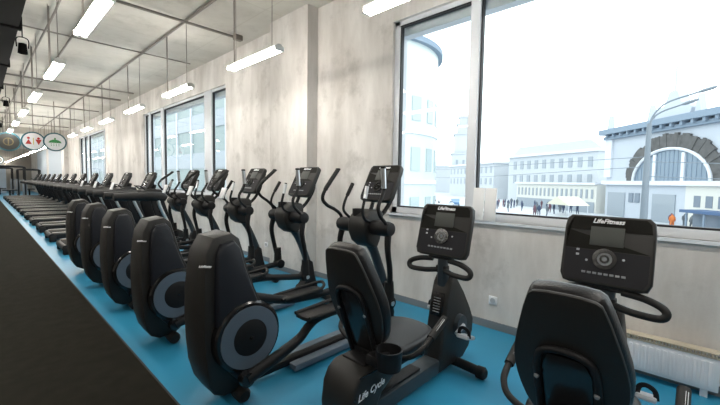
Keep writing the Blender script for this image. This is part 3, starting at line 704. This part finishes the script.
# station with the big arch: facade frame u along the facade (left to right in the picture), v up, n towards the gym
Lp = Vector((71.6, 11.4, 0)); ud = Vector((-13.8, -13.3, 0)).normalized(); nd = ud.cross(Vector((0, 0, 1)))
if nd.dot(-Lp) < 0: nd = -nd
FU = frame((Lp.x, Lp.y, GZ), ud, (0, 0, 1), ud.cross(Vector((0, 0, 1))))
sg = 1 if ud.cross(Vector((0, 0, 1))).dot(nd) > 0 else -1     # +n toward the gym
def ex(a, b): return MB(FU), a, b
st = empty('station_building', (0, 0, 0)); tag(st, 'pale blue station hall with a huge arched window across the street', 'building')
S = lambda z: sg*z
LEN = 34
MB(FU).span((0, 0, S(-14)), (LEN, 13.4, 0)).build('hall_wall', 'stone', st, smooth=False)
k = MB(FU); k.span((-.8, 13.1, S(-14)), (LEN, 13.9, S(1.2))); k.span((-.4, 12.3, S(-1)), (LEN, 12.8, S(.6))); k.build('cornice', 'corn', st, smooth=False)
k = MB(FU)
for i in range(24): k.span((.6+1.5*i, 12.6, 0), (.95+1.5*i, 13.1, S(1.0)))
k.build('cornice_brackets', 'corn', st, smooth=False)
k = MB(FU); k.span((-.5, 5.0, 0), (LEN, 5.6, S(.5))); k.span((-.3, 6.2, 0), (1.2, 13, S(.3))); k.build('string_course', 'extw', st, smooth=False)
ac = 12.1   # arch centre along u
def arch_pts(rx, rz, n=24): return [(ac+rx*math.cos(PI*i/n), 5.6+rz*math.sin(PI*i/n)) for i in range(n+1)]
MB(FU).prism(arch_pts(5.8, 4.15), S(.05), S(.25), 'z').build('arch_glazing', 'arch', st, smooth=False)
k = MB(FU); A = arch_pts(7.5, 6.2, 40); B = arch_pts(6.0, 4.4, 40)
for i in range(40):
    j = random.uniform(-.22, .25); q = random.uniform(.25, .4); c_, s_ = math.cos(PI*(i+.5)/40), math.sin(PI*(i+.5)/40)
    k.prism([(A[i][0]+j*c_, A[i][1]+j*s_), (A[i+1][0]+j*c_, A[i+1][1]+j*s_), B[i+1], B[i]], 0, S(q), 'z')
k.build('arch_relief', 'vine', st, smooth=False)
k = MB(FU); k.tube([(p[0], p[1], S(.4)) for p in arch_pts(5.9, 4.25)], .2, 6, 1)
for i, x in enumerate((-2.2, 2.2)): k.span((ac+x-.22, 5.6, 0), (ac+x+.22, 5.6+3.6, S(.45)))
k.build('arch_frame', 'extw', st, smooth=False)
k = MB(FU)
for i in range(17): 
    x = -5.2+.65*i; hh = 4.1*math.sqrt(max(0, 1-(x/5.8)**2)); k.span((ac+x-.05, 5.6, 0), (ac+x+.05, 5.6+hh, S(.3)))
k.build('glazing_bars', 'corn', st, smooth=False)
k = MB(FU); k.prism([(ac-2.6, 14.1), (ac-2.2, 15.4), (ac-1.2, 15.6), (ac-.6, 17.2), (ac+.6, 17.2), (ac+1.2, 15.6), (ac+2.2, 15.4), (ac+2.6, 14.1)], S(-1), S(.3), 'z', sm=2)
k.tube([(ac, 17, 0), (ac, 20.5, 0)], .12, 6, 1); k.prism([(ac+3.2, 14.1), (ac+3.6, 16.2), (ac+4.0, 14.1)], S(-.5), S(.3), 'z'); k.prism([(ac-4.0, 14.1), (ac-3.6, 16.2), (ac-3.2, 14.1)], S(-.5), S(.3), 'z')
k.prism([(0, 14.1), (.3, 16.2), (.6, 14.1)], S(-.5), S(.3), 'z'); k.build('roof_crest', 'stone', st, smooth=False)
k = MB(FU)
for x0, x1 in ((.7, 4.4), (9.6, 13.2)): k.span((x0, .0, 0), (x1, 3.8, S(.12)))
k.build('doorway', 'exwinp', st, smooth=False)
k = MB(FU)
for x0 in (5.2, 6.4, 15.8, 17.3, 18.8, 20.3, 23, 26): k.span((x0, 2.4, 0), (x0+.85, 3.8, S(.12)))
k.build('window', 'exwin', st, smooth=False)
MB(FU).span((14.6, -.0, S(-.1)), (LEN, 5.0, S(.08))).build('annex_front', 'cream', st, smooth=False)
k = MB(FU)
for i in range(10): k.span((18.5+i*.05, 7+.5*i, 0), (19.3+i*.05, 7.3+.5*i, S(.15)))
k.build('relief_band', 'extw', st, smooth=False)

# long arcade left of the station
a0 = Vector((72.7, 12.9, 0)); a1 = Vector((84.5, 30.5, 0)); ua = (a1-a0).normalized(); na = ua.cross(Vector((0, 0, 1))); s2 = 1 if na.dot(-a0) > 0 else -1
FA = frame((a0.x, a0.y, GZ), ua, (0, 0, 1), na); LA = (a1-a0).length
ar = empty('arcade_building', (0, 0, 0)); tag(ar, 'low cream arcade building with a row of small windows left of the station', 'building')
MB(FA).span((0, 0, s2*-10), (LA, 5.0, 0)).build('wall', 'cream', ar, smooth=False)
MB(FA).span((0, 4.9, s2*-10), (LA+.3, 5.3, s2*.4)).build('eaves', 'extw', ar, smooth=False)
k = MB(FA); i = .6
while i < LA-1: k.span((i, 2.5, 0), (i+.42, 4.1, s2*.1)); i += 1.15
k.build('window_row', 'exwinp', ar, smooth=False)
k = MB(FA); k.span((.3, 0, 0), (LA-.3, 1.9, s2*.1)); k.build('shop_front', 'exwinp', ar, smooth=False)
# larger blocks behind
def block(loc_a, loc_b, depth, z1, m, label, rows, rz0, wh, step, roof=None, wm='exwinp'):
    a = Vector((*loc_a, 0)); b = Vector((*loc_b, 0)); u = (b-a).normalized(); n = u.cross(Vector((0, 0, 1))); s = 1 if n.dot(-a) > 0 else -1
    Fb = frame((a.x, a.y, GZ), u, (0, 0, 1), n); Lb = (b-a).length
    r = empty('far_building', (0, 0, 0)); tag(r, label, 'building')
    MB(Fb).span((0, 0, -s*depth), (Lb, z1-GZ, 0)).build('wall', m, r, smooth=False)
    MB(Fb).span((-.4, z1-GZ, -s*depth), (Lb+.4, z1-GZ+.6, s*.6)).build('cornice', 'corn' if roof == 'dark' else 'extw', r, smooth=False)
    for q in range(rows):
        k = MB(Fb); x = 1.2
        while x < Lb-1.5: k.span((x, rz0+q*(wh+1.6)-GZ, 0), (x+1.1, rz0+q*(wh+1.6)+wh-GZ, s*.1)); x += step
        k.build('window_row', wm, r, smooth=False)
    if roof == 'gable':
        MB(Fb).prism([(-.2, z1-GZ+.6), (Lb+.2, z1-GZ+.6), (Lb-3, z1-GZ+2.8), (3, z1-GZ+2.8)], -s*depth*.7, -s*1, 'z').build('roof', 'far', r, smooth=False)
    return r
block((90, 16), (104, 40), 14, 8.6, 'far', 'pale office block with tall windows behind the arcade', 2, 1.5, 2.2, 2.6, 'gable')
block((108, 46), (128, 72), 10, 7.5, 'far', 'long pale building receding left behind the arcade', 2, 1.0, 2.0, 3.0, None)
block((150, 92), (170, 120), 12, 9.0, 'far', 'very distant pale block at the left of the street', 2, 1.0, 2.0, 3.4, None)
# tower
tw = empty('clock_tower', (139, 72.6, GZ), .55); tag(tw, 'faint stepped stone tower on the skyline behind the left pane', 'tower')
for nm, zz, hh, ww in (('tower_base', 0, 17, 9), ('tower_shaft', 17, 8, 7.2), ('tower_top', 25, 4, 5.2), ('tower_crown', 29, 3, 3.6)):
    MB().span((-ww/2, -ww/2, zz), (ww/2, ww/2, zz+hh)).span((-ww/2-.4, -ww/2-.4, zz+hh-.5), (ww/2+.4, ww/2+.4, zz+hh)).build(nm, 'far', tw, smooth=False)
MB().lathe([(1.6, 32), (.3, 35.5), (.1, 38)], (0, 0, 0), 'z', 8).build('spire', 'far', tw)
k = MB()
for i in range(3):
    for j in range(4): k.box((-2.6+2.6*i, -4.55, 3+3.4*j), (.9, .2, 1.9)); k.box((-4.55, -2.6+2.6*i, 3+3.4*j), (.2, .9, 1.9))
k.build('tower_windows', 'exwinp', tw, smooth=False)
# round mint building close on the left
rb = empty('round_building', (22.6, 21.2, GZ)); tag(rb, 'pale mint round corner building seen through the left pane', 'building')
MB().lathe([(6.2, 0), (6.2, 14.8)], (0, 0, 0), 'z', 48).build('wall', 'glassb', rb)
MB().lathe([(6.2, 14.8), (6.55, 14.8), (6.55, 15.2), (6.0, 15.3)], (0, 0, 0), 'z', 48).build('roof_rim', 'corn', rb)
for q in range(3):
    k = MB()
    for i in range(22):
        a = 2*PI*i/22
        k.box((6.2*math.cos(a), 6.2*math.sin(a), 3.0+3.6*q), (.12, .9, 1.7), rot=(0, 0, a))
    k.build('window_row', 'band', rb, smooth=False)
    MB().ring(6.15, 6.30, 1.2+3.6*q, 1.5+3.6*q, (0, 0, 0), 'z', 48).build('floor_band', 'extw', rb)
# facade opposite the second and third windows
fb = empty('facade_building', (0, 0, GZ)); tag(fb, 'pale mint building with glass bands opposite the left windows', 'building')
MB().span((16, 30, 0), (30, 110, 18)).build('wall', 'glassf', fb, smooth=False)
for q in range(4): MB().span((15.9, 30.5, 2+4*q), (16.05, 109, 3.6+4*q)).build('glass_band', 'exwinp', fb, smooth=False)
k = MB()
for i in range(20): k.span((15.85, 32+4*i, 0), (16.0, 32.3+4*i, 18))
k.build('pilasters', 'extw', fb, smooth=False)
# street lamp
lp = empty('street_lamp', (28.1, 2.45, GZ)); tag(lp, 'tall grey street lamp with two lamp heads in front of the station', 'street lamp')
MB().tube([(0, 0, 0), (0, 0, 2.0)], [.30, .26], 12, 1).build('pole_base', 'steel', lp)
MB().tube([(0, 0, 2), (0, 0, 8.7)], [.22, .12], 12, 1).build('pole', 'steel', lp)
for p, e in (([(0, 0, 8.5), (0, -.18, 9.2), (0, -.75, 9.85), (0, -2.03, 10.25)], (0, -2.85, 10.46)), ([(0, 0, 8.4), (.15, -.12, 9.0), (.3, -.55, 9.4), (.3, -1.34, 9.68)], (.3, -2.12, 9.92))):
    a_ = MB().tube(p, .05, 8, 6).build('lamp_arm', 'steel', lp)
    p0, p1 = Vector(p[-1]), Vector(e); MB().tube([p0, p0+(p1-p0)*.3, p0+(p1-p0)*.8, p1], [.06, .15, .15, .06], 10, 3, flat=.6).build('lamp_head', 'steel', a_)
for i, (p, q) in enumerate([((28.1, 2.45, 3.2), (70, 60, 4.5)), ((28.1, 2.45, 2.6), (60, 45, 2.6)), ((28.1, 2.45, 2.9), (34, -14, 3.5)), ((28.1, 2.45, 2.0), (36, -16, 2.6))]):
    m_ = (Vector(p)+Vector(q))/2-Vector((0, 0, .5))
    o = MB().tube([p, m_, q], .022, 5, 6).build('overhead_wire', 'steel'); tag(o, 'thin overhead wire running %s from the street lamp, %s of its pair' % (('left', 'upper'), ('left', 'lower'), ('right', 'upper'), ('right', 'lower'))[i], 'wire')
# pedestrians
def person_mesh():
    me = bpy.data.meshes.new('person'); V = [(0, 0, .95), (0, 0, 1.2), (0, 0, 1.42), (0, 0, 1.52), (0, 0, 1.68), (.10, 0, .88), (.12, .08, .48), (.12, .0, .05), (.12, .1, .03), (-.10, 0, .88), (-.12, -.08, .48), (-.12, -.16, .05), (-.12, -.06, .03), (.2, 0, 1.38), (.26, .02, 1.1), (.25, .10, .86), (-.2, 0, 1.38), (-.26, -.02, 1.1), (-.25, .06, .86)]
    Ed = [(0, 1), (1, 2), (2, 3), (3, 4), (0, 5), (5, 6), (6, 7), (7, 8), (0, 9), (9, 10), (10, 11), (11, 12), (2, 13), (13, 14), (14, 15), (2, 16), (16, 17), (17, 18)]
    me.from_pydata(V, Ed, []); o = bpy.data.objects.new('person', me); COL.objects.link(o)
    o.modifiers.new('s', 'SKIN'); md = o.modifiers.new('u', 'SUBSURF'); md.levels = 1; md.render_levels = 1
    R_ = [.18, .19, .17, .07, .115, .12, .085, .05, .045, .12, .085, .05, .045, .08, .065, .045, .08, .065, .045]
    for sv, rr in zip(me.skin_vertices[0].data, R_): sv.radius = (rr, rr)
    me.skin_vertices[0].data[0].use_root = True
    bpy.context.view_layer.update()
    m2 = bpy.data.meshes.new_from_object(o.evaluated_get(bpy.context.evaluated_depsgraph_get()))
    bpy.data.objects.remove(o); return m2
KP = Vector((53.6, .7, 0))
pm = person_mesh()
coats = []
for c in ('coatb', 'coatr', 'coatg', 'orange'):
    q = pm.copy(); q.materials.clear(); q.materials.append(M[c]); coats.append(q)
taken = []
def free(x, y):
    if any((x-a)**2+(y-b)**2 < 1.0 for a, b in taken): return False
    taken.append((x, y)); return True
def person(x, y, i, label, grp):
    o = bpy.data.objects.new('person', coats[i]); COL.objects.link(o); o.location = (x, y, GZ); o.rotation_euler = (0, 0, random.uniform(0, 6.28))
    tag(o, label, 'person', grp)
cn = ['navy', 'plum', 'grey']
for k in range(44):
    t = random.random(); base = a0.lerp(a1, t*1.0); off = Vector((-.83, .10, 0)).normalized()*random.uniform(2, 17); i = random.choice((0, 0, 1, 2))
    if not free(base.x+off.x, base.y+off.y): continue
    person(base.x+off.x, base.y+off.y, i, 'distant person in a %s coat walking in the crowd before the arcade' % cn[i], 'pedestrians in front of the arcade, %s coats' % cn[i])
for k in range(10):
    p = KP+ud*random.uniform(-4.5, -.4)+nd*random.uniform(-3.5, .5); i = random.choice((0, 1, 2))
    if not free(p.x, p.y): continue
    person(p.x, p.y, i, 'distant person in a %s coat near the blue kiosk roof' % cn[i], 'pedestrians near the kiosk, %s coats' % cn[i])
p = KP-ud*1.9+nd*.2; person(p.x, p.y, 3, 'distant person in an orange vest before the station doorway', None)
# kiosk, tent, cars
kf = frame(KP+Vector((0, 0, GZ)), ud, (0, 0, 1), ud.cross(Vector((0, 0, 1))))
kk = empty('bus_shelter', (0, 0, 0)); tag(kk, 'dark glazed shelter with a blue roof at the right of the station front', 'shelter')
MB(kf).span((0, 2.1, S(-1.5)), (12, 2.4, S(1.2))).build('roof', 'kiosk', kk, smooth=False)
MB(kf).span((.6, .2, S(-1)), (11.6, 2.1, S(.2))).build('glazed_wall', 'exwin', kk, smooth=False)
for i in range(6): MB(kf).span((.6+2*i, 0, S(.9)), (.75+2*i, 2.1, S(1.05))).build('post', 'corn', kk, smooth=False)
tn = empty('market_tent', (64.5, 15.3, GZ), .9); tag(tn, 'cream canvas market tent beside the pedestrians', 'tent')
MB().prism([(-2.6, 1.7), (2.6, 1.7), (0, 3.0)], -1.8, 1.8, 'y').build('canopy', 'tent', tn, smooth=False)
for sx in (-1, 1):
    for sy in (-1, 1): MB().tube([(sx*2.4, sy*1.6, 0), (sx*2.4, sy*1.6, 1.75)], .06, 6, 1).build('pole', 'extw', tn)
def make_car(m):
    r = empty('car')
    MB().prism([(-2.2, .35), (-2.2, .85), (-1.9, 1.0), (-1.3, 1.05), (-.8, 1.45), (.7, 1.45), (1.3, 1.0), (2.0, .85), (2.2, .6), (2.2, .35)], -.85, .85, 'y', .08, 2).build('body', m, r)
    MB().prism([(-1.15, 1.05), (-.75, 1.38), (.65, 1.38), (1.1, 1.05)], -.87, .87, 'y').build('window', 'exwin', r)
    for sx in (-1.35, 1.35):
        for sy in (-1, 1): MB().lathe([(.32, sy*.68), (.32, sy*.88)], (sx, 0, .32), 'y', 14).build('wheel', 'rubber', r)
    return r
c0, c1 = make_car('carw'), make_car('carb')
spots = [(66, 32, 0, .4), (70, 38, 1, .5), (63, 36, 0, .2), (75, 44, 0, .6), (80, 50, 1, .5), (60, 41, 0, .3), (84, 57, 0, .7), (70, 46, 1, .3)]
cl = ['nearest white', 'nearest blue', 'second white', 'third white', 'middle blue', 'white one parked furthest left', 'furthest white', 'leftmost blue']
u0 = {0: False, 1: False}
for (x, y, i, a), lb in zip(spots, cl):
    src = (c0, c1)[i]; o = copy_tree(src) if u0[i] else src; u0[i] = True
    o.location = (x, y, GZ); o.rotation_euler = (0, 0, a); tag(o, 'distant car on the street behind the left pane, %s' % lb, 'car', 'cars on the street')
